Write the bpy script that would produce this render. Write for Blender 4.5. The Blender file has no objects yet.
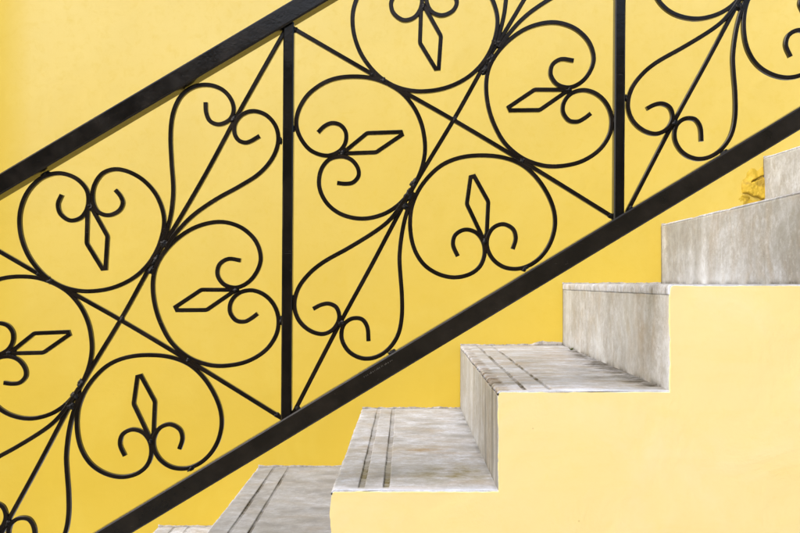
import bpy, bmesh, math, random
from mathutils import Vector, noise, Matrix
random.seed(7)
S = bpy.context.scene
C = S.collection
# ------------------------------------------------------------------ camera, world, sun
EYE = 1.35                      # eye height above the ground (m)
F = 880.0                       # focal length in pixels of an 800 px wide frame
cam = bpy.data.cameras.new('camera'); camo = bpy.data.objects.new('camera', cam); C.objects.link(camo)
camo.location = (0, 0, EYE); camo.rotation_euler = (math.radians(90), 0, 0)
cam.sensor_width = 36; cam.lens = 36*F/800
cam.shift_x = -5/800; cam.shift_y = 16.8/800
cam.clip_start = 0.05; cam.clip_end = 500
S.camera = camo
S.view_settings.view_transform = 'Standard'; S.view_settings.look = 'None'
S.view_settings.gamma = 1; S.view_settings.use_curve_mapping = False
S.view_settings.exposure = 0.66
w = bpy.data.worlds.new('World'); S.world = w; w.use_nodes = True
nt = w.node_tree; bg = nt.nodes['Background']
sky = nt.nodes.new('ShaderNodeTexSky'); sky.sky_type = 'NISHITA'; sky.sun_disc = False
EL, AZ = math.radians(40), math.radians(228)      # sun behind the viewer, to the left, high
sky.sun_elevation = EL; sky.sun_rotation = AZ
sky.air_density = 1.0; sky.dust_density = 4.0; sky.ozone_density = 0.6
nt.links.new(sky.outputs[0], bg.inputs[0]); bg.inputs[1].default_value = 0.15
sl = bpy.data.lights.new('sun', 'SUN'); sl.energy = 0.9; sl.angle = math.radians(55); sl.color = (1, .975, .94)
so = bpy.data.objects.new('sun', sl); C.objects.link(so)
sd = Vector((math.sin(AZ)*math.cos(EL), math.cos(AZ)*math.cos(EL), math.sin(EL)))
so.rotation_euler = sd.to_track_quat('Z', 'Y').to_euler(); so.location = sd*8

# ------------------------------------------------------------------ helpers
Y_FRONT, Y_WALL, Y_RAIL = 1.417, 2.451, 1.425
def P(px, py, Y):               # a measured spot of a drawing in the plane at distance Y, in metres
    return Vector(((px-405)/F*Y, Y, EYE + (283-py)/F*Y))
def link(name, me, mat=None, parent=None, smooth=False):
    o = bpy.data.objects.new(name, me); C.objects.link(o)
    if mat: me.materials.append(mat)
    if parent: o.parent = parent
    if smooth:
        for p in me.polygons: p.use_smooth = True
    return o
def from_bm(name, bm, mat, parent=None, smooth=False):
    bmesh.ops.recalc_face_normals(bm, faces=bm.faces)
    me = bpy.data.meshes.new(name); bm.to_mesh(me); bm.free()
    return link(name, me, mat, parent, smooth)
def tag(o, label, cat, group=None, kind=None):
    o['label'] = label; o['category'] = cat
    if group: o['group'] = group
    if kind: o['kind'] = kind
def empty(name, loc):
    o = bpy.data.objects.new(name, None); C.objects.link(o); o.location = loc
    return o
def child_of(o, root):          # keep world coordinates of a mesh built in world space
    o.parent = root; o.matrix_parent_inverse = Matrix.Translation(-root.location)
def N(x, y, z=0.0): return noise.noise(Vector((x, y, z)))
def fbm(x, y, z=0.0, o=4):
    a, s, f = 0, .5, 1
    for _ in range(o): a += s*N(x*f, y*f, z*f); s *= .5; f *= 2.03
    return a

# ------------------------------------------------------------------ materials
class NB:
    def __init__(s, name):
        s.m = bpy.data.materials.new(name); s.m.use_nodes = True
        s.t = s.m.node_tree; s.b = s.t.nodes['Principled BSDF']
        s.tc = s.t.nodes.new('ShaderNodeTexCoord')
    def n(s, t, **k):
        x = s.t.nodes.new(t)
        for a, v in k.items(): setattr(x, a, v)
        return x
    def l(s, a, b): s.t.links.new(a, b)
    def noise(s, scale, detail=4, rough=.55, sc=(1, 1, 1), dist=0, off=(0, 0, 0)):
        mp = s.n('ShaderNodeMapping'); mp.inputs['Scale'].default_value = sc; mp.inputs['Location'].default_value = off
        s.l(s.tc.outputs['Object'], mp.inputs[0])
        x = s.n('ShaderNodeTexNoise'); x.inputs['Scale'].default_value = scale; x.inputs['Detail'].default_value = detail
        x.inputs['Roughness'].default_value = rough; x.inputs['Distortion'].default_value = dist
        s.l(mp.outputs[0], x.inputs['Vector']); return x.outputs['Fac']
    def ramp(s, fac, lo, hi, a=0., b=1.):
        x = s.n('ShaderNodeMapRange'); x.inputs[1].default_value = lo; x.inputs[2].default_value = hi
        x.inputs[3].default_value = a; x.inputs[4].default_value = b
        s.l(fac, x.inputs[0]); return x.outputs[0]
    def mul(s, a, b, op='MULTIPLY'):
        x = s.n('ShaderNodeMath', operation=op)
        for i, v in enumerate((a, b)):
            if isinstance(v, (int, float)): x.inputs[i].default_value = v
            else: s.l(v, x.inputs[i])
        x.use_clamp = False; return x.outputs[0]
    def mix(s, fac, a, b):
        x = s.n('ShaderNodeMix', data_type='RGBA'); x.clamp_factor = True
        s.l(fac, x.inputs[0])
        for i, v in ((6, a), (7, b)):
            if isinstance(v, tuple): x.inputs[i].default_value = (*v, 1)
            else: s.l(v, x.inputs[i])
        return x.outputs[2]
    def attr(s, name):
        x = s.n('ShaderNodeAttribute', attribute_name=name); return x.outputs['Fac']
    def bump(s, h, strength, dist, prev=None):
        x = s.n('ShaderNodeBump'); x.inputs['Strength'].default_value = strength; x.inputs['Distance'].default_value = dist
        s.l(h, x.inputs['Height'])
        if prev: s.l(prev, x.inputs['Normal'])
        return x.outputs[0]
    def done(s, col, rough=.6, normal=None, spec=.5):
        if isinstance(col, tuple): s.b.inputs['Base Color'].default_value = (*col, 1)
        else: s.l(col, s.b.inputs['Base Color'])
        if isinstance(rough, (int, float)): s.b.inputs['Roughness'].default_value = rough
        else: s.l(rough, s.b.inputs['Roughness'])
        s.b.inputs['Specular IOR Level'].default_value = spec
        if normal: s.l(normal, s.b.inputs['Normal'])
        return s.m

def plaster(name, base, alt, pale, rough=.62, bumpy=1.0, speck=True):
    b = NB(name)
    big = b.noise(1.3, 3, .5, off=(3, 0, 1)); mid = b.noise(7, 5, .6, dist=.6); fine = b.noise(90, 4, .6)
    brush = b.noise(14, 4, .6, sc=(.35, 1, 2.2), dist=.4)
    c = b.mix(b.ramp(big, .35, .68), base, alt)
    c = b.mix(b.ramp(mid, .5, .78, 0, .55), c, pale)
    c = b.mix(b.ramp(brush, .52, .8, 0, .35), c, alt)
    c = b.mix(b.mul(b.attr('light_gradient'), b.ramp(mid, .2, .8, .8, 1.1)), c, (.76, .635, .235))      # paler where more light falls, put into the paint colour
    if speck:                                   # scattered small marks in the paint
        v = b.n('ShaderNodeTexVoronoi'); v.inputs['Scale'].default_value = 26; b.l(b.tc.outputs['Object'], v.inputs['Vector'])
        sp = b.mul(b.ramp(v.outputs['Distance'], .05, .02), b.ramp(b.noise(5, 2, off=(9, 4, 2)), .56, .62))
        c = b.mix(b.mul(sp, .35), c, (.42, .25, .05))
    grain = b.noise(38, 6, .7, dist=.5); c = b.mix(b.ramp(grain, .5, .72, 0, .30), c, alt)
    c = b.mix(b.attr('dirt'), c, (.14, .085, .02))
    nrm = b.bump(grain, .28*bumpy, .0016); nrm = b.bump(big, .35*bumpy, .02, nrm); nrm = b.bump(mid, .35*bumpy, .005, nrm); nrm = b.bump(fine, .3*bumpy, .0008, nrm)
    return b.done(c, b.ramp(mid, .3, .7, rough-.06, rough+.08), nrm, .35)
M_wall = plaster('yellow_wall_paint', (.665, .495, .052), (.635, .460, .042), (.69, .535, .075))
M_side = plaster('pale_yellow_wall_paint', (.955, .825, .40), (.95, .77, .285), (.96, .875, .55), bumpy=1.3)
M_patch = plaster('rough_ochre_plaster', (.57, .40, .034), (.49, .325, .022), (.62, .455, .05), bumpy=2.2, speck=False)

def stone(name, streak, tint=(1, 1, 1)):
    b = NB(name)
    T = lambda c: tuple(x*t for x, t in zip(c, tint))
    big = b.noise(6, 6, .65, dist=1.2); st = b.noise(1, 8, .68, sc=streak, dist=.35)
    st2 = b.noise(1, 7, .65, sc=tuple(x*2.3 for x in streak), off=(5, 1, 3), dist=.3)
    br = b.noise(1, 6, .65, sc=tuple(x*.35+4 for x in streak), off=(2, 7, 5), dist=1.4)
    mot = b.noise(22, 8, .72, dist=.6, off=(1, 8, 2)); pit = b.noise(170, 4, .65)
    c = b.mix(b.ramp(big, .32, .68), T((.33, .325, .315)), T((.58, .59, .61)))
    c = b.mix(b.ramp(mot, .44, .64, 0, .7), c, T((.33, .31, .285)))
    c = b.mix(b.ramp(st, .50, .70, 0, .45), c, T((.30, .29, .275)))
    c = b.mix(b.ramp(st2, .52, .70, 0, .5), c, T((.72, .735, .76)))
    c = b.mix(b.ramp(br, .50, .68, 0, .55), c, T((.38, .32, .245)))
    c = b.mix(b.ramp(pit, .58, .68, 0, .45), c, T((.22, .20, .18)))
    crisp = b.noise(75, 10, .85, dist=.3, off=(3, 3, 9)); spot = b.noise(48, 6, .6, off=(6, 2, 4))
    c = b.mix(b.ramp(crisp, .49, .60, 0, .42), c, T((.28, .265, .245)))
    c = b.mix(b.ramp(crisp, .47, .38, 0, .40), c, T((.72, .73, .74)))
    c = b.mix(b.ramp(spot, .66, .70, 0, .5), c, T((.20, .185, .16)))
    pt = b.ramp(b.noise(30, 7, .75), .34, .66, .15, 1.3)
    c = b.mix(b.mul(b.attr('wash'), pt), c, T((.64, .66, .69)))
    c = b.mix(b.mul(b.attr('rust'), pt), c, (.34, .25, .15))
    c = b.mix(b.mul(b.attr('moss'), pt), c, (.22, .19, .065))
    c = b.mix(b.mul(b.attr('tone'), b.ramp(mot, .3, .7, .75, 1.1)), c, T((.20, .195, .18)))
    c = b.mix(b.mul(b.attr('dirt'), pt), c, (.045, .038, .028))
    n = b.bump(big, .3, .006); n = b.bump(st, .3, .0015, n); n = b.bump(pit, .45, .0008, n)
    return b.done(c, b.ramp(big, .3, .7, .55, .8), n, .3)
M_tread = stone('worn_stone_tread', (9, 19, 19), (1.15, 1.24, 1.46))
M_riser = stone('streaked_stone_riser', (17, 17, 4.2), (1.03, 1.08, 1.16))
b = NB('grey_mortar'); c = b.mix(b.ramp(b.noise(60, 5, .7), .35, .65), (.19, .18, .165), (.50, .49, .47))
M_mortar = b.done(c, .85, b.bump(b.noise(120, 4), .6, .002))

def paint(name, base, warm, rough=.13):
    b = NB(name)
    a = b.noise(22, 5, .65); f = b.noise(260, 3, .6); s = b.noise(1, 5, .7, sc=(55, 55, 55), dist=1.5, off=(4, 4, 4))
    c = b.mix(b.ramp(a, .42, .7), base, warm)
    c = b.mix(b.ramp(s, .68, .78, 0, .28), c, (.09, .085, .08)); c = b.mix(b.ramp(b.noise(170, 6, .75, dist=1), .66, .72, 0, .5), c, (.15, .13, .11))
    ln = b.noise(1, 4, .7, sc=(30, 400, 400), off=(7, 7, 7))
    c = b.mix(b.ramp(ln, .66, .72, 0, .35), c, (.10, .095, .085))
    n = b.bump(a, .22, .0012); n = b.bump(b.noise(70, 4, .6), .18, .0004, n); n = b.bump(f, .3, .0003, n)
    return b.done(c, b.ramp(a, .3, .7, rough-.04, rough+.12), n, .42)
M_rail = paint('black_metal_paint', (.0055, .0055, .0055), (.012, .010, .008))
M_low = paint('reflection_brown_metal_paint', (.013, .012, .010), (.022, .019, .015), .15)  # lower rail: brown reflection put into its base colour
M_rod = paint('black_brown_metal_paint', (.008, .0065, .005), (.017, .012, .008), .15)
b = NB('weld_metal'); M_weld = b.done(b.mix(b.ramp(b.noise(300, 3), .4, .62), (.006, .006, .006), (.020, .020, .021)), .32, b.bump(b.noise(420, 3), .8, .0012), .3)
b = NB('scratched_bare_metal'); M_scr = b.done((.20, .19, .17), .5)
b = NB('weed_leaf'); M_weed = b.done((.10, .13, .03), .6)
b = NB('paving'); M_ground = b.done(b.mix(b.ramp(b.noise(3, 5), .35, .65), (.33, .30, .26), (.42, .39, .34)), .85, b.bump(b.noise(60, 4), .4, .003))

# ------------------------------------------------------------------ ground and wall
bm = bmesh.new(); bmesh.ops.create_grid(bm, x_segments=8, y_segments=8, size=150)
g = from_bm('ground', bm, M_ground); g['kind'] = 'structure'; g['label'] = 'pale paved ground in front of the stairs'

def sm(a, b_, x):
    t = max(0, min(1, (x-a)/(b_-a))); return t*t*(3-2*t)
def wall_mesh():                # subdivided where it is seen, gently uneven like hand-floated plaster
    bm = bmesh.new()
    x0, x1, z0, z1 = -7, 7, 0, 3.6
    xs = [x0] + [-1.6+.04*i for i in range(81)] + [x1]
    zs = [z0] + [.35+.04*i for i in range(51)] + [z1]
    G = []
    for z in zs:
        row = []
        for x in xs:
            d = .0045*fbm(x*1.7, z*1.7, 4)+.0014*fbm(x*7, z*7, 9)
            row.append(bm.verts.new((x, Y_WALL+d, z)))
        G.append(row)
    for i in range(len(zs)-1):
        for j in range(len(xs)-1):
            bm.faces.new((G[i][j], G[i][j+1], G[i+1][j+1], G[i+1][j]))
    e = [ed for ed in bm.edges if ed.is_boundary]
    r = bmesh.ops.extrude_edge_only(bm, edges=e)
    vs = [v for v in r['geom'] if isinstance(v, bmesh.types.BMVert)]
    for v in vs: v.co.y = Y_WALL+.25
    be = [ed for ed in bm.edges if ed.is_boundary]
    bmesh.ops.holes_fill(bm, edges=be)
    return bm
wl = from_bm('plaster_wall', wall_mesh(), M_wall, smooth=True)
a_ = wl.data.attributes.new('light_gradient', 'FLOAT', 'POINT')
def light_gradient(x, z):                 # uneven light gradient painted into the wall: paler high up, deeper low down
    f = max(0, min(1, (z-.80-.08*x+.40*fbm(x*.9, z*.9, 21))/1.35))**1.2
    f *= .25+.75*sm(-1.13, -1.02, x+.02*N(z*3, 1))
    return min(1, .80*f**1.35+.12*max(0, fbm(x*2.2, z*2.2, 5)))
a_.data.foreach_set('value', [light_gradient(v.co.x, v.co.z) for v in wl.data.vertices])
tag(wl, 'smooth golden yellow painted wall rising behind the stairs and black railing', 'wall')

# added wall behind the viewer, unseen: keeps low light off the foot of the stairs
bm = bmesh.new()
for (a0, a1, c0, c1, d0, d1) in ((-9, 9, -3.4, -3.1, 0, 2.95), (-9.1, 9.1, -3.45, -3.02, 2.95, 3.08)):
    bmesh.ops.create_cube(bm, size=1, matrix=Matrix.Translation(((a0+a1)/2, (c0+c1)/2, (d0+d1)/2)) @ Matrix.Diagonal((a1-a0, c1-c0, d1-d0, 1)))
b = NB('blocker_ochre_render'); M_opp = b.done(b.mix(b.ramp(b.noise(2, 5), .35, .65), (.16, .12, .07), (.22, .17, .10)), .8, b.bump(b.noise(40, 4), .4, .003))
o = from_bm('light_blocker_wall', bm, M_opp)
tag(o, 'unseen ochre wall with a coping, added behind the viewer to block low light', 'wall')

# ------------------------------------------------------------------ staircase
def Xf(px): return (px-405)/F*Y_FRONT
def Xb(px): return (px-405)/F*Y_WALL
def Zf(py): return EYE+(283-py)/F*Y_FRONT
def Zb(py): return EYE+(283-py)/F*Y_WALL
# step: nosing X at front, at wall; tread height at front, at wall
steps = [
 [-1.82, -1.82, .1690, .1690], [-1.54, -1.54, .3375, .3375], [-1.26, -1.26, .5060, .5060], [-.98, -.98, .6740, .6740]]
steps = [s[:] for s in steps]
steps[0][:2] = [-1.80, -1.80]; steps[1][:2] = [-1.523, -1.523]; steps[2][:2] = [-1.245, -1.245]; steps[3][:2] = [-.965, -.967]
A0 = [-.686, -.690, .676, .676]
steps = [[-1.805, -1.805, .169, .169], [-1.525, -1.525, .338, .338], [-1.245, -1.245, .507, .507], [-.965, -.965, .674, .672]]
# visible ones
steps = [[-1.525, -1.525, .168, .168], [-1.245, -1.245, .336, .336], [-.965, -.965, .504, .504],
 [-.686, -.688, .673, .6735],
 [-.405, Xb(258), .842, Zb(466)],
 [Xf(331), Xb(362), Zf(490), Zb(408)],
 [Xf(497.5), Xb(460), Zf(390.5), Zb(345)],
 [Xf(669), Xb(562), Zf(284.2), Zb(283.4)],
 [Xf(845), Xb(661), Zf(179), Zb(224)],
 [.990, Xb(763), 1.688, Zb(157)],
 [1.272, 1.272, 1.857, 1.857], [1.552, 1.552, 2.026, 2.026], [1.832, 1.832, 2.195, 2.195]]
X_END = 3.2
root = empty('staircase', ((-1.525+X_END)/2, (Y_FRONT+Y_WALL)/2, 0))
tag(root, 'worn grey stone steps climbing to the right with a pale yellow painted side', 'staircase')

# body: the solid flight whose front face is rendered and painted pale yellow
def body_profile(front):
    pts = []
    zprev = 0.0
    def wob(x, z, a): return a*(.8*N(x*22, z*22, 3)+.7*N(x*75, z*75, 8)+.8*max(0, N(x*150, z*150, 2)-.15))
    amp = .0016 if front else 0
    for k, (xf, xb, zf, zb) in enumerate(steps):
        x = (xf if front else xb)+.0016; z = (zf if front else zb)-(.0024 if front else .0045)
        n = 34
        for i in range(n):
            t = i/n; zz = zprev+(z-.004-zprev)*t
            bl = -(.0030 if k == 5 else .0012)*math.exp(-((t-.80)/.16)**2) if front else 0
            pts.append((x+bl+wob(x, zz, amp), zz))
        pts.append((x+.0012, z-.0018)); pts.append((x+.004, z))
        xn = (steps[k+1][0 if front else 1] if k+1 < len(steps) else X_END)+.0016
        n = 60
        for i in range(1, n):
            t = i/n; xx = x+.004+(xn-x-.004)*t
            pts.append((xx, z+wob(xx, z+5, amp*.7)))
        zprev = z
    pts.append((X_END, zprev)); pts.append((X_END, 0))
    return pts
pf, pb = body_profile(True), body_profile(False)
bm = bmesh.new()
yf = Y_FRONT-.0025
vf = [bm.verts.new((x, yf+.0012*fbm(x*3, z*3, 2), z)) for x, z in pf]
vl = [bm.verts.new((x, Y_FRONT+.003, z)) for x, z in pf]
vm = [bm.verts.new((x+(.012 if z > .01 and x < X_END-.1 else 0), Y_FRONT+.0038, z-(.005 if z > .01 else 0))) for x, z in pf]
vb = [bm.verts.new((x+(.012 if z > .01 and x < X_END-.1 else 0), Y_WALL+.02, z-(.004 if z > .01 else 0))) for x, z in pb]
bm.faces.new(vf); bm.faces.new(vb[::-1])
n = len(vf)
for i in range(n):
    j = (i+1) % n
    bm.faces.new((vf[j], vf[i], vl[i], vl[j])); bm.faces.new((vl[j], vl[i], vm[i], vm[j])); bm.faces.new((vm[j], vm[i], vb[i], vb[j]))
o = from_bm('side_wall', bm, M_side); child_of(o, root)
bv = o.modifiers.new('bevel', 'BEVEL'); bv.width = .0016; bv.segments = 3; bv.limit_method = 'ANGLE'; bv.angle_limit = math.radians(50)

def put_attrs(me, data):
    for k in ('dirt', 'moss', 'rust', 'wash', 'tone'):
        a = me.attributes.new(k, 'FLOAT', 'POINT')
        a.data.foreach_set('value', [d.get(k, 0.0) for d in data])
def sm(a, b_, x):
    t = max(0, min(1, (x-a)/(b_-a))); return t*t*(3-2*t)

def make_tread(k):
    xf, xb, zf, zb = steps[k]
    if k+1 < len(steps): nxf, nxb = steps[k+1][0]+.012, steps[k+1][1]+.012
    else: nxf = nxb = X_END-.002
    NY = 110
    T = .017 if k == 7 else .0062 if k >= 8 else .009
    u = [0.0]
    xs = [.0035*math.cos(math.radians(a)) for a in range(0, 1)]
    # profile samples: (dx from nosing, dz from the top)
    prof = [(.03, -T), (.004, -T), (.0008, -T+.0008), (.0001, -T+.002), (0, -T+.005) if T > .007 else (0, -T+.0022), (0, -.0075) if T > .007 else (0, -.0041), (.0002, -.0038), (.0010, -.0022), (.0026, -.0008), (.0055, 0)]
    x = .011
    while x < .125:
        prof.append((x, 0)); x += .00085 if .040 < x < .099 else .006
    end = nxf-xf
    while x < end-.006: prof.append((x, 0)); x += .0065
    prof.append((end, 0)); prof.append((end, -T))
    bm = bmesh.new(); rows = []; data = []
    L = end
    for j in range(NY+1):
        t = j/NY; y = Y_FRONT+(Y_WALL-.001-Y_FRONT)*t
        x0 = xf+(xb-xf)*t; z0 = zf+(zb-zf)*t; Lj = (nxf+(nxb-nxf)*t)-x0
        row = []
        chip = max(0, fbm(y*19, k*7.3, 1)-.12)*.016 + max(0, N(y*70, k*3.1, 5)-.35)*.004
        if k == 6: chip = .0035*sm(.0, .25, N(y*48, 5, 5))*sm(.95, .7, t)+.4*chip
        big = 1.0 if k == 6 else .25
        wav = (.0026*fbm(y*11, k*5.1, 7)+.0008*N(y*90, k, 2))*sm(0, .05, t)*(.3 if k >= 8 else 1)
        for dx, dz in prof:
            d = {}
            sx = dx if dx < .125 else .125+(dx-.125)*(Lj-.125)/(L-.125)
            X_ = x0+sx; Z_ = z0+dz
            if dx < .02 and dz > -T:
                e = chip*big*2*sm(0, .08, t)
                X_ += wav+e*(1-dx/.02)
                Z_ -= e*.55*(1 if dz > -.006 else 0)
                if e > .0012: d['rust'] = min(.8, e*160)
                if k == 6: d['rust'] = max(d.get('rust', 0), .95*sm(.0, .3, N(y*48, 5, 5)+.25)*(1-t)**.6); d['dirt'] = .8*math.exp(-((N(y*48, 5, 5)-.02)/.08)**2)*(1-t)**.5
                if dz < -.004 and N(y*45, k, 6) > .25 and k < 8: d['dirt'] = .5
            if dz == 0:
                Z_ += .0012*fbm(X_*9, y*9, k)
                for gi, gx in enumerate((.0478, .0885)):
                    q = dx-gx-.0010*N(y*5, gi, k)
                    wq = (.0052 if k == 5 else .0036)+.0007*N(y*11, gi+3, k)
                    if abs(q) < wq+.002:
                        depth = sm(wq+.0012, wq-.0014, abs(q))
                        env = sm(0.0, .03, y-Y_FRONT-.012+.01*N(gi, k, 1))*(.35+.65*sm(1, .75, t))
                        env *= .72+.28*sm(-.35, .1, N(y*6, gi*4.1, k*2.2))
                        Z_ -= .0032*depth*env
                        edge = math.exp(-((abs(q)-wq+.0006)/.0009)**2)*(1 if q < 0 else .6)
                        wear = .35+.65*sm(-.35, .2, N(y*9, gi*3.3, k*4.7))
                        d['dirt'] = max(d.get('dirt', 0), env*(edge*.95*wear + depth*(.30 if k == 5 else .6)*(.3+wear)))
                        if k == 5: d['moss'] = max(0, depth*env*sm(.35, .1, t)*.9)
                d['wash'] = .75*sm(.035, .012, y-Y_FRONT+.012*fbm(X_*16, k, 2))
                u = sx/Lj
                if k == 4: d['tone'] = .60+.35*fbm(X_*6, y*14, 3)  # shade on this low tread painted in as a darker colour
                elif k == 5: d['tone'] = .04
                if k == 5:      # mossy stain near the inner front corner
                    s = math.exp(-((u-.72)/.24)**2-((t-.13)/.07)**2)*sm(-.3, .15, fbm(X_*20, y*34, 1)+.1)
                    d['moss'] = max(d.get('moss', 0), 1.0*s)
                    s2 = math.exp(-((u-.55)/.3)**2-((t-.36)/.05)**2)*sm(-.1, .3, fbm(X_*14, y*50, 6)+.1)
                    d['rust'] = max(d.get('rust', 0), .8*s2)
                    d['tone'] = d.get('tone', 0)+.35*sm(.05, .35, fbm(X_*9, y*16, 31))+.35*math.exp(-((Lj-.012-sx)/.03)**2)*sm(.1, .6, t)
                if k == 6: d['rust'] = max(d.get('rust', 0), .6*sm(.0, .3, fbm(X_*7, y*40, 8))); d['tone'] = .25*sm(.0, .3, fbm(X_*9, y*22, 12))
                d['rust'] = max(d.get('rust', 0), .3*sm(.02, .3, fbm(X_*8, y*22, 60+k))); d['tone'] = d.get('tone', 0)+.30*sm(.0, .3, fbm(X_*13, y*17, 80+k))
                d['dirt'] = max(d.get('dirt', 0), .6*math.exp(-((1-t)/.008)**2)*sm(-.2, .3, N(X_*40, k, 3)))
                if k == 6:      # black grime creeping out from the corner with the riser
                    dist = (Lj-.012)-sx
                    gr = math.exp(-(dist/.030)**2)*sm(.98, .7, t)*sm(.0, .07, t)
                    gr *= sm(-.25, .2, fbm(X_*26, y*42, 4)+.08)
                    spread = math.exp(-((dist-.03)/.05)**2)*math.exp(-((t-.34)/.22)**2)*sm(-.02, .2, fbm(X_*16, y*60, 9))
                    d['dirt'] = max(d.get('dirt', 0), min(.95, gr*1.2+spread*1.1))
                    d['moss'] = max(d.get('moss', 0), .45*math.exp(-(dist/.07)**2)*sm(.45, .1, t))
                else:
                    dist = (Lj-.012)-sx
                    d['dirt'] = max(d.get('dirt', 0), .45*math.exp(-(dist/.006)**2)*sm(-.2, .3, N(y*20, k, 2)+.1))
            if j == 0: d = {'wash': .5}
            row.append(bm.verts.new((X_, y, Z_))); data.append(d)
        rows.append(row)
    m = len(prof)
    for a, c in zip(rows, rows[1:]):
        for i in range(m): bm.faces.new((a[i], c[i], c[(i+1) % m], a[(i+1) % m]))
    bm.faces.new(rows[0]); bm.faces.new(rows[-1][::-1])
    o = from_bm('tread', bm, M_tread)
    put_attrs(o.data, data); child_of(o, root)
    for q in o.data.polygons: q.use_smooth = len(q.vertices) == 4
    return o

def make_riser(k):
    xf, xb, zf, zb = steps[k]
    if k: pzf, pzb = steps[k-1][2], steps[k-1][3]
    else: pzf = pzb = 0.0
    NY, NZ = 96, 34
    bm = bmesh.new(); data = []; F_, B_ = [], []
    for j in range(NY+1):
        t = j/NY; y = Y_FRONT+.0006+(Y_WALL-.0016-Y_FRONT)*t
        x0 = xf+(xb-xf)*t+(.0016 if k == 7 else .0002 if k >= 8 else .0007)
        z1 = zf+(zb-zf)*t-(.0168 if k == 7 else .0060 if k >= 8 else .0088); z0 = pzf+(pzb-pzf)*t-.004
        fr, br = [], []
        for i in range(NZ+1):
            v = i/NZ; z = z0+(z1-z0)*v
            d = {}
            X_ = x0+.0012*fbm(y*6, z*6, k*3)+.0005*N(y*40, z*9, k)
            edge = max(0, 1-i/1.5)
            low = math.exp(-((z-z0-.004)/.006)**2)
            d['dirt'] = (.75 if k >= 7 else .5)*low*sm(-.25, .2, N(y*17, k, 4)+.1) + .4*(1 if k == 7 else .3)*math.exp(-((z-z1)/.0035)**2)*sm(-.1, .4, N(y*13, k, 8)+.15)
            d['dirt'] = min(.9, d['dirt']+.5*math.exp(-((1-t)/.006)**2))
            d['rust'] = .45*math.exp(-((t-.17)/.07)**2-((v-.55)/.33)**2)*sm(-.1, .3, fbm(y*14, z*14, k)+.15) if k == 7 else .2*sm(.12, .4, fbm(y*8, z*2.5, k+20))
            d['rust'] = max(d['rust'], .5*math.exp(-((z-z1)/.007)**2)*sm(0, .4, N(y*9, k, 12)+.1))
            d['rust'] = max(d['rust'], .22*sm(.05, .3, fbm(y*13, z*5, k+70)))
            d['wash'] = .65*sm(.0, .3, fbm(y*4, z*3, k+3)) + (.8*math.exp(-(v/.22)**2)*math.exp(-((t-.60)/.2)**2) if k == 8 else 0)
            if k == 8: d['tone'] = .55*sm(.50, .80, t+.10*N(z*12, y*9, 1))*sm(-.3, .3, fbm(y*16, z*3, 2)+.15)  # occlusion shade towards the wall painted into this riser
            if k == 6: d['tone'] = .8*sm(.55, .1, t)*sm(-.15, .2, fbm(y*26, z*3, 2)+.02)+.3*sm(.6, 1, t)+.15; d['rust'] = max(d['rust'], .7*sm(.5, .05, t)*sm(.0, .2, fbm(y*30, z*2.5, 44)))
            if k == 7: d['tone'] = .30*sm(.8, 1, t)+.18*max(0, fbm(y*12, z*2, 5))*3
            if k == 9: d['tone'] = .12
            d['wash'] = min(.95, d['wash']+.5*math.exp(-(t/.02)**2))
            fr.append(bm.verts.new((X_, y, z))); data.append(d)
        F_.append(fr)
        a = bm.verts.new((x0+.014, y, z0)); data.append({}); c = bm.verts.new((x0+.014, y, z1)); data.append({})
        B_.append((a, c))
    for j in range(NY):
        for i in range(NZ): bm.faces.new((F_[j][i], F_[j+1][i], F_[j+1][i+1], F_[j][i+1]))
        bm.faces.new((B_[j][0], B_[j+1][0], F_[j+1][0], F_[j][0]))
        bm.faces.new((F_[j][NZ], F_[j+1][NZ], B_[j+1][1], B_[j][1]))
        bm.faces.new((B_[j][1], B_[j+1][1], B_[j+1][0], B_[j][0]))
    bm.faces.new([*F_[0], B_[0][1], B_[0][0]]); bm.faces.new([*F_[-1], B_[-1][1], B_[-1][0]][::-1])
    o = from_bm('riser', bm, M_riser)
    put_attrs(o.data, data); child_of(o, root)
    for q in o.data.polygons: q.use_smooth = len(q.vertices) == 4
def make_mortar(k):             # the ragged cement smear where a tread meets the painted wall
    xf, xb, zf, zb = steps[k]
    nx = steps[k+1][1] if k+1 < len(steps) else X_END
    bm = bmesh.new(); rows = []
    n = int((nx-xb)/.003)
    for i in range(n+1):
        x = xb+.001+(nx-xb)*i/n
        h = .0022+.007*max(0, fbm(x*26, k*3, 1)+.10)+.005*max(0, N(x*9, k, 3))+.0015*N(x*160, k, 2)
        if k == 6: h += .006*math.exp(-((x-(xb+.09*3))/.03)**2) + .007*math.exp(-((x-(xb+.225))/.02)**2)
        d = .004+.003*abs(N(x*40, k, 6))
        sec = [(0, -.003), (-d, -.001), (-d*.8, h*.35), (-.002, h), (.004, h)]
        rows.append([bm.verts.new((x, Y_WALL+.001+a, zb+b_)) for a, b_ in sec])
    for a, c in zip(rows, rows[1:]):
        for i in range(4): bm.faces.new((a[i], c[i], c[i+1], a[i+1]))
    bm.faces.new(rows[0]); bm.faces.new(rows[-1][::-1])
    o = from_bm('mortar_joint', bm, M_mortar, smooth=True); child_of(o, root)
for k in range(len(steps)):
    make_tread(k); make_riser(k); make_mortar(k)

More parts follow.
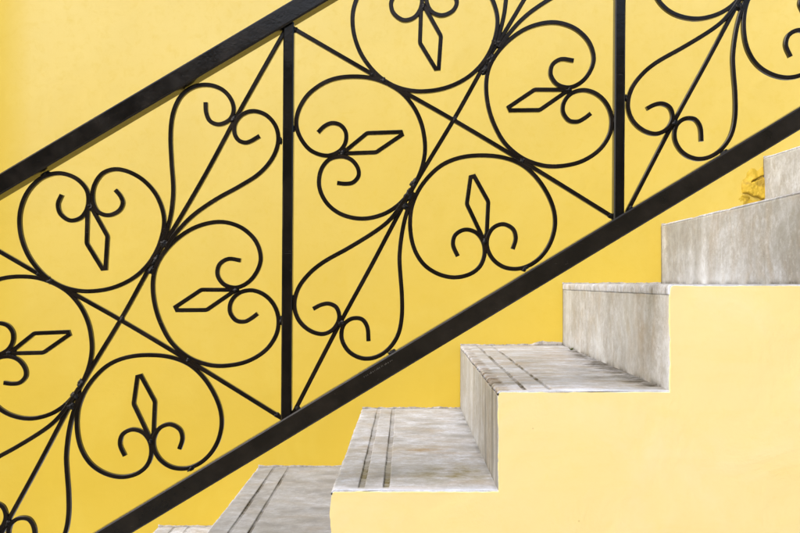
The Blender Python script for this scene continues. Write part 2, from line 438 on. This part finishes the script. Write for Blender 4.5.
# broken lump of rough plaster on the wall at the foot of an upper riser
bm = bmesh.new()
x0, x1 = Xb(730), Xb(765); z0, z1 = Zb(214), Zb(160)
NX_, NZ_ = 60, 90; G = []; pd = []
for i in range(NZ_+1):
    row = []
    for j in range(NX_+1):
        u, v = j/NX_, i/NZ_
        x = x0+(x1-x0)*u; z = z0+(z1-z0)*v
        edge = sm(0.04, .62, u+.22*N(v*5, 1, 2))*sm(0.05, .5, 1-v+.22*N(u*4, 3, 1))
        h = .004+.008*fbm(u*1.6, v*2.2, 11)+.004*fbm(u*5, v*6, 5)+.0012*fbm(u*20, v*26, 6)
        shard = .010*sm(.30, .36, u+.05*N(v*9, 2, 2))*sm(.28, .33, v+.12*(u-.6))*sm(.86, .74, v-.32*(u-.4)+.05*N(u*7, 1, 1))
        crack = .016*math.exp(-((u-.27-.03*N(v*8, 0, 0))/.035)**2)*sm(.30, .4, v)*sm(.78, .68, v)
        crack += .010*math.exp(-((v-.30+.25*(u-.7)+.04*N(u*7, 5, 5))/.025)**2)*sm(.25, .4, u)
        crack += .014*sm(.955, .985, u)*sm(.1, .2, v)*sm(.95, .8, v)
        crack += .007*math.exp(-((v-.60-.3*(u-.6)+.03*N(u*9, 4, 5))/.02)**2)*sm(.55, .65, u)
        row.append(bm.verts.new((x, Y_WALL+.0026-edge*(h+shard)+crack*edge*1.6, z))); pd.append(min(1, crack*edge*75+.5*edge*sm(.05, .3, fbm(u*4, v*6, 15))))
    G.append(row)
for i in range(NZ_):
    for j in range(NX_): bm.faces.new((G[i][j], G[i][j+1], G[i+1][j+1], G[i+1][j]))
e = [ed for ed in bm.edges if ed.is_boundary]
r = bmesh.ops.extrude_edge_only(bm, edges=e)
for v in r['geom']:
    if isinstance(v, bmesh.types.BMVert): v.co.y = Y_WALL+.02
o = from_bm('plaster_patch', bm, M_patch)
a_ = o.data.attributes.new('dirt', 'FLOAT', 'POINT'); a_.data.foreach_set('value', pd+[0]*(len(o.data.vertices)-len(pd)))
o.parent = wl; o['label'] = 'broken rough ochre plaster beside the upper stone riser'

# tiny weed in the corner of tread and riser
def weed(X0, Y0, Z0):
    bm = bmesh.new()
    for i in range(9):
        a = i*2.4; L = .010+.006*random.random(); t = Vector((math.cos(a)*.5-.3, math.sin(a)*.5-.35, 1.0)).normalized()
        s = t.cross(Vector((0, 0, 1))).normalized()*.0012
        b0 = Vector((X0+.001*math.cos(a), Y0+.001*math.sin(a), Z0-.002)); m_ = b0+t*L*.6; e_ = b0+t*L+Vector((0, 0, -.002))
        nrm = t.cross(s).normalized()*.0003
        q = [bm.verts.new(v) for v in (b0-s*.4, b0+s*.4, m_+s, e_, m_-s)]
        q2 = [bm.verts.new(v.co+nrm) for v in q]
        bm.faces.new(q); bm.faces.new(q2[::-1])
        for c_ in range(5): bm.faces.new((q[c_], q2[c_], q2[(c_+1) % 5], q[(c_+1) % 5]))
    o = from_bm('weed', bm, M_weed)
    tag(o, 'tiny green weed sprouting where a tread meets the riser below the level tread', 'weed')
yw = 2.28; tw = (yw-Y_FRONT)/(Y_WALL-Y_FRONT)
weed(steps[7][0]+(steps[7][1]-steps[7][0])*tw-.003, yw, steps[6][2]+(steps[6][3]-steps[6][2])*tw)

# ------------------------------------------------------------------ railing
rail = empty('stair_railing', (P(287, 412, Y_RAIL).x, Y_RAIL+.015, .5))
tag(rail, 'black wrought iron stair railing with scrolls, hearts and leaf shapes between square posts', 'railing')
YR = Y_RAIL+.0115               # front face of the rods
def sweep(pts, wid, dep, ch, yoff=0.0, closed=False):
    """square bar with softened edges along a path lying in an upright plane"""
    bm = bmesh.new(); n = len(pts); rows = []
    h = wid/2
    for i, p in enumerate(pts):
        a = pts[i]-pts[i-1] if i else pts[1]-pts[0]
        b_ = pts[i+1]-pts[i] if i < n-1 else pts[-1]-pts[-2]
        a.normalize(); b_.normalize()
        t = (a+b_).normalized() if (a+b_).length > .05 else a
        nr = Vector((-t.z, 0, t.x))
        na = Vector((-a.z, 0, a.x)); k = 1/max(.45, nr.dot(na))
        g_ = h*k
        y0 = p.y+yoff
        sec = [(-g_+ch, 0), (g_-ch, 0), (g_, ch), (g_, dep-ch), (g_-ch, dep), (-g_+ch, dep), (-g_, dep-ch), (-g_, ch)]
        rows.append([bm.verts.new((p.x+nr.x*s, y0+d, p.z+nr.z*s)) for s, d in sec])
    for a, c in zip(rows, rows[1:]):
        for i in range(8): bm.faces.new((a[i], c[i], c[(i+1) % 8], a[(i+1) % 8]))
    bm.faces.new(rows[0]); bm.faces.new(rows[-1][::-1])
    return bm
def spline(pts, sub=7):
    P_ = [Vector(p) for p in pts]; out = []
    # light smoothing of the hand-measured points
    Q = P_[:]
    for i in range(1, len(P_)-1): Q[i] = P_[i]*.64+(P_[i-1]+P_[i+1])*.18+(P_[i]*2-P_[i-1]-P_[i+1])*.10
    P_ = Q
    for i in range(len(P_)-1):
        p0 = P_[i-1] if i else P_[0]*2-P_[1]; p1, p2 = P_[i], P_[i+1]
        p3 = P_[i+2] if i+2 < len(P_) else P_[-1]*2-P_[-2]
        # centripetal-like blend through scaled tangents
        d = (p2-p1).length
        m1 = (p2-p0)/max(1e-6, (p2-p1).length+(p1-p0).length)*d
        m2 = (p3-p1)/max(1e-6, (p3-p2).length+(p2-p1).length)*d
        for s in range(sub):
            t = s/sub; t2, t3 = t*t, t*t*t
            out.append(p1*(2*t3-3*t2+1)+m1*(t3-2*t2+t)+p2*(-2*t3+3*t2)+m2*(t3-t2))
    out.append(P_[-1]); return out

# measured shapes of one panel (pixels of the drawing, panel between two posts)
T_heart = [(61,194),(56.5,203.5),(59,213.5),(69.6,221),(81.4,217.5),(88,206),(87.5,190),(76,177.5),(58,172),(40,177),(26,191),(18.5,211),(19,232),(26,253),(38,270),(51,281.5),(67,289),(87,292),(112,288.5),(134,278),(150,262.5),(160.5,242),(164.5,219),(158,197),(146,181.5),(131,172),(115.6,168.5),(102,173),(93.5,185.5),(92,201),(97,212),(107.7,216),(119,211.5),(123.5,203),(120.5,195.5),(115.6,190)]
T_leaf = [(89,206),(87,211),(86,243),(101.6,268.6),(104.8,268.3),(107,236),(93,211),(90,206)]
T_heart = [(x+334, y-200.6) for x, y in T_heart]; T_leaf = [(x+334, y-200.6) for x, y in T_leaf]
L_heart = [(317.8,131.9),(324,125.5),(332,122),(341,124.5),(346.3,132),(345.5,143),(339,151.5),(326.5,156),(310,150.5),(299,136),(295.5,122),(299,107),(309,92),(328,79.5),(349,75.5),(375,77.5),(399,89),(413,104.5),(421.5,122),(425,140),(425,154),(421,171),(412,189),(399,204.5),(383,214.5),(362,219),(341,214.5),(326.5,203.5),(318.5,187),(320,170),(328.5,158.5),(341,155.5),(351,158.5),(358,167),(359,175.5),(353,182.5),(345,183.5),(337,182.5)]
L_leaf = [(341,151.5),(347,149),(367,132.5),(401,131.4),(402,134.2),(376,151.8),(347,152.8),(341,152.5)]
R_heart = [(574,60),(561,58),(552,64),(550.5,75),(558,85),(572,87.5),(586.5,78),(595,60),(590.5,42),(577.5,28.5),(561,22),(545.6,21.8),(527,27.2),(510.5,38),(496.5,53),(488.5,68),(486,85),(488,105),(494,124),(504.5,143),(522,158),(543,165.5),(561,166),(582,161.5),(600,150),(610.5,134),(612.5,118),(608,104),(598,93.5),(585,89),(572,92),(564,101),(562.8,111.5),(569,120.5),(578,121.5),(584.5,118),(591,113)]
R_leaf = [(572,89),(566,89.2),(535,89),(509,106.5),(510.5,109.8),(540,109.5),(566,91.5),(572,90)]
B_heart = [(458,256),(452.5,244),(455,234),(465.5,228.5),(477,232),(484,242),(485,255),(480,267),(469.6,274.5),(454,277.6),(438,274),(423.5,264.5),(414,249),(410,230),(410.8,209),(417,192),(428,176.5),(442,164),(459,157),(480,154.5),(503.5,156.5),(522,163.5),(536,175.5),(548,193),(555,211),(555.5,228),(549.5,246),(537.7,260.5),(522,268.5),(506,268),(494,260.5),(487.5,249),(487,237.7),(493,227),(503.5,223),(514,228.5),(516.5,237.7),(513,248.7)]
B_leaf = [(484,239),(487,233),(488.5,201),(474.4,175.6),(470.8,176.6),(467,203.5),(481,233),(483,239)]
D_left = [(412,188),(405,199),(397,211),(388,221.5),(375,231.5),(349,247.5),(322.5,262),(309,273),(297.5,288),(293.5,305),(298,320),(309,330.5),(322.5,334.5),(333.5,329.5),(339.8,318),(337,307),(329,303),(321,304.3),(313,308.6)]
D_right = [(414,192),(410,203),(406,214),(401.8,233),(399.3,256),(400,270),(402,294),(402,318),(398,336),(388,350),(375,357.7),(362,358.7),(348.5,352),(341,339),(342.5,325),(351,318),(362,318.3),(367.5,326),(368.5,341)]
U_left = [(162,246),(165,236),(168,225),(171,211),(173,190),(171,160),(170,133),(172.5,112),(180.5,95),(193,86),(208,84),(222,88.5),(231,98),(234.3,110),(230,120),(219,124.8),(210,121.5),(206,112.5),(205.6,102)]
U_right = [(166,248),(172.5,237),(180,228),(188,219.5),(198,211),(217,198.3),(240,186),(260,173.5),(273.5,157.5),(279,141),(276.5,126),(266.6,114.5),(253.5,110.3),(242,114),(235,123),(234.5,133.5),(239,141),(247,143.3),(260,136)]
U_left = [(x+334, y-200.6) for x, y in U_left]; U_right = [(x+334, y-200.6) for x, y in U_right]
D1 = [(291,26.5),(375,75.3),(454,119.5),(530,165),(617,219)]
D2 = [(292,415.5),(339.6,323),(371,266),(401,209),(417,180),(455,117.5),(488,58),(509,25),(540,-28),(569,-82),(601,-139),(622,-176)]
welds = [(383,80,5.5,3.5,30),(372,73.5,3,2.5,20),(522,160,5,3.5,30),(409,194,5.5,7,-60),(404,205,7.5,4.5,-60),(414,183,4,6,-60),(490,59,5,7,-60),(497,43,7.5,4.5,-60),(485,69,4,6,-60),
 (342,152,5,3.5,0),(569,89,5,3.2,0),(484.5,241,3.2,4,0),(423.5,6,4,4,0),(341,323,4,4.5,-60),(567.5,-82,4,4.5,-60),(293.5,128,2.2,4,0),(292.5,298,2.2,4,0),(614.5,120,2.2,5,0),
 (614.5,-60,2.2,4,0),(295,29,3.5,3,20),(297.5,408,3.5,3,-40),(610.5,215,3.5,3,20),(392,352,6,2.6,-31),(525,268,6,2.6,-31),(378,-27,6,2.6,-31),(516,-114,6,2.6,-31),(454.5,118.8,3.6,3.6,15)]

def drift(px, py, s, amp=.9):   # hand-made: no two panels are bent quite alike
    return px+amp*N(px*.012, py*.012, s*5.3), py+amp*N(px*.012+40, py*.012, s*5.3)
def bar(name, pts, pn, z_off, curved=True, wid=.0069, dep=.0085, amp=.9):
    q = []
    for x, y in pts:
        x, y = drift(x, y, pn+1, amp if pn != 1 else 0.0)
        q.append(P(x+334*(pn-1), y-200.3*(pn-1), YR))
    if curved: q = spline(q)
    o = from_bm(name, sweep(q, wid, dep, .0011, z_off), M_rod)
    child_of(o, rail); 
    for f_ in o.data.polygons: f_.use_smooth = False
    return o
def leaf(pts, pn, z_off):
    # soften the two side bends, keep the tip crisp
    q = []
    for i, p in enumerate(pts):
        p = Vector((p[0], p[1]))
        if i in (2, 5):
            a, c = Vector(pts[i-1]), Vector(pts[i+1])
            for s in (-3.2, -1.4, 0, 1.4, 3.2):
                dirn = (a-p).normalized() if s < 0 else (c-p).normalized()
                v = p+dirn*abs(s)
                if s == 0: v = p+((a-p).normalized()+(c-p).normalized())*.45
                q.append((v.x, v.y))
        else: q.append((p.x, p.y))
    return bar('leaf_scroll', q, pn, z_off, False, .0068, .008)
def weld(px, py, rx, ry, ang, pn):
    sx, sy = drift(px, py, pn+1, .9 if pn != 1 else 0)
    c = P(sx+334*(pn-1), sy-200.3*(pn-1), YR)
    s = YR/F
    bm = bmesh.new(); bmesh.ops.create_icosphere(bm, subdivisions=4, radius=1)
    ca, sa = math.cos(math.radians(-ang)), math.sin(math.radians(-ang))
    if ang < -45:               # node welds run along the bundle
        ca, sa = math.cos(math.radians(30)), math.sin(math.radians(30)); ca, sa = math.cos(math.radians(-30)), math.sin(math.radians(-30))
    for v in bm.verts:
        n_ = v.co.copy(); k = 1+.9*fbm(n_.x*1.5+px, n_.y*1.5+py, n_.z*1.5+pn*3, 4)
        x, z = n_.x*rx*s*k*.72, n_.z*ry*s*k*.88
        v.co = Vector((c.x+x*ca-z*sa, YR+.0040+n_.y*.0046*min(k, 1.25), c.z+x*sa+z*ca))
    o = from_bm('weld_bead', bm, M_weld, smooth=True); child_of(o, rail)

for pn in (0, 1, 2):
    bar('diagonal_rod', D1, pn, .0004, True, amp=.5); bar('diagonal_rod', D2, pn, .0016, True, amp=.5)
    for nm, h, l, z in (('T', T_heart, T_leaf, 0.0), ('L', L_heart, L_leaf, .0009), ('R', R_heart, R_leaf, .0003), ('B', B_heart, B_leaf, .0013)):
        bar('heart_scroll', h, pn, z-.0004*(pn == 2)); leaf(l, pn, z+.0005)
    for h, z in ((D_left, -.0003), (D_right, .0008), (U_left, .0011), (U_right, -.0006)):
        bar('curled_scroll', h, pn, z)
    for wd in welds: weld(*wd, pn)

def tube(name, a, b_, wid, dep, ch=.0022, seg=40, y=0.0, bow=0.0):
    n = seg; pts = []
    for i in range(n+1):
        t = i/n; p = a.lerp(b_, t); p.z += bow*N(t*5, wid*100); p.x += 0; pts.append(p)
    o = from_bm(name, sweep(pts, wid, dep, ch, y), M_low if name == 'bottom_rail' else M_rail)
    child_of(o, rail); return o
# handrail, lower rail, posts
def on(line, x): return line[0]+line[1]*x
HR = (183.4, -.5935); BR = (600.2, -.6036)
HR = (183.3, -.5930); BR = (601.0, -.6035)
hr = tube('handrail', P(-75, on(HR, -75), Y_RAIL), P(985, on(HR, 985), Y_RAIL), .0302, .031, .0026, 60, bow=.0008)
br = tube('bottom_rail', P(-68, on(BR, -68), Y_RAIL), P(975, on(BR, 975), Y_RAIL), .0318, .031, .0022, 60, bow=.0008)
for (xt, xb_, pad) in ((-44.5, -47, 1), (288, 285.4, 0), (623, 620.2, 0), (957, 955, 1)):
    yt = on(HR, xt)+10; yb = on(BR, xb_)-10
    a = P(xb_, yb+4, Y_RAIL); b_ = P(xt, yt-4, Y_RAIL)
    if pad:                     # end posts stand on a tread
        foot = steps[3][2] if xt < 0 else steps[8][2]
        a.z = foot+.004; a.x = b_.x
        bm = bmesh.new(); bmesh.ops.create_cube(bm, size=1)
        for v in bm.verts: v.co = Vector((a.x+v.co.x*.08, Y_RAIL+.028+v.co.y*.055, foot+.0035+v.co.z*.006))
        o = from_bm('base_plate', bm, M_rail); child_of(o, rail)
    tube('post', a, b_, .0172, .0172, .0019, 12, y=.007)

# faint scratched marks on the face of the lower rail
bm = bmesh.new()
d = (P(408, on(BR, 408), Y_RAIL)-P(358, on(BR, 358), Y_RAIL)).normalized(); nn = Vector((-d.z, 0, d.x)); 
base = P(366, on(BR, 366), Y_RAIL)+nn*.0055
random.seed(3)
for i in range(17):
    s = i*.0032+random.uniform(-.0006, .0006)
    for q in range(random.choice((1, 2))):
        c0 = base+d*(s+random.uniform(0, .0012)); c1 = c0+d*random.uniform(-.0002, .0016)+nn*random.uniform(.0008, .0032)
        t = (c1-c0).normalized(); sd_ = Vector((-t.z, 0, t.x))*.00022
        f0 = [Vector((v.x, Y_RAIL-.00025, v.z)) for v in (c0-sd_, c0+sd_, c1+sd_*.5, c1-sd_*.5)]
        vs = [bm.verts.new(v) for v in f0]; vs2 = [bm.verts.new(v+Vector((0, .0006, 0))) for v in f0]
        bm.faces.new(vs); bm.faces.new(vs2[::-1])
        for k in range(4): bm.faces.new((vs[k], vs2[k], vs2[(k+1) % 4], vs[(k+1) % 4]))
o = from_bm('scratch_mark', bm, M_scr); child_of(o, rail);
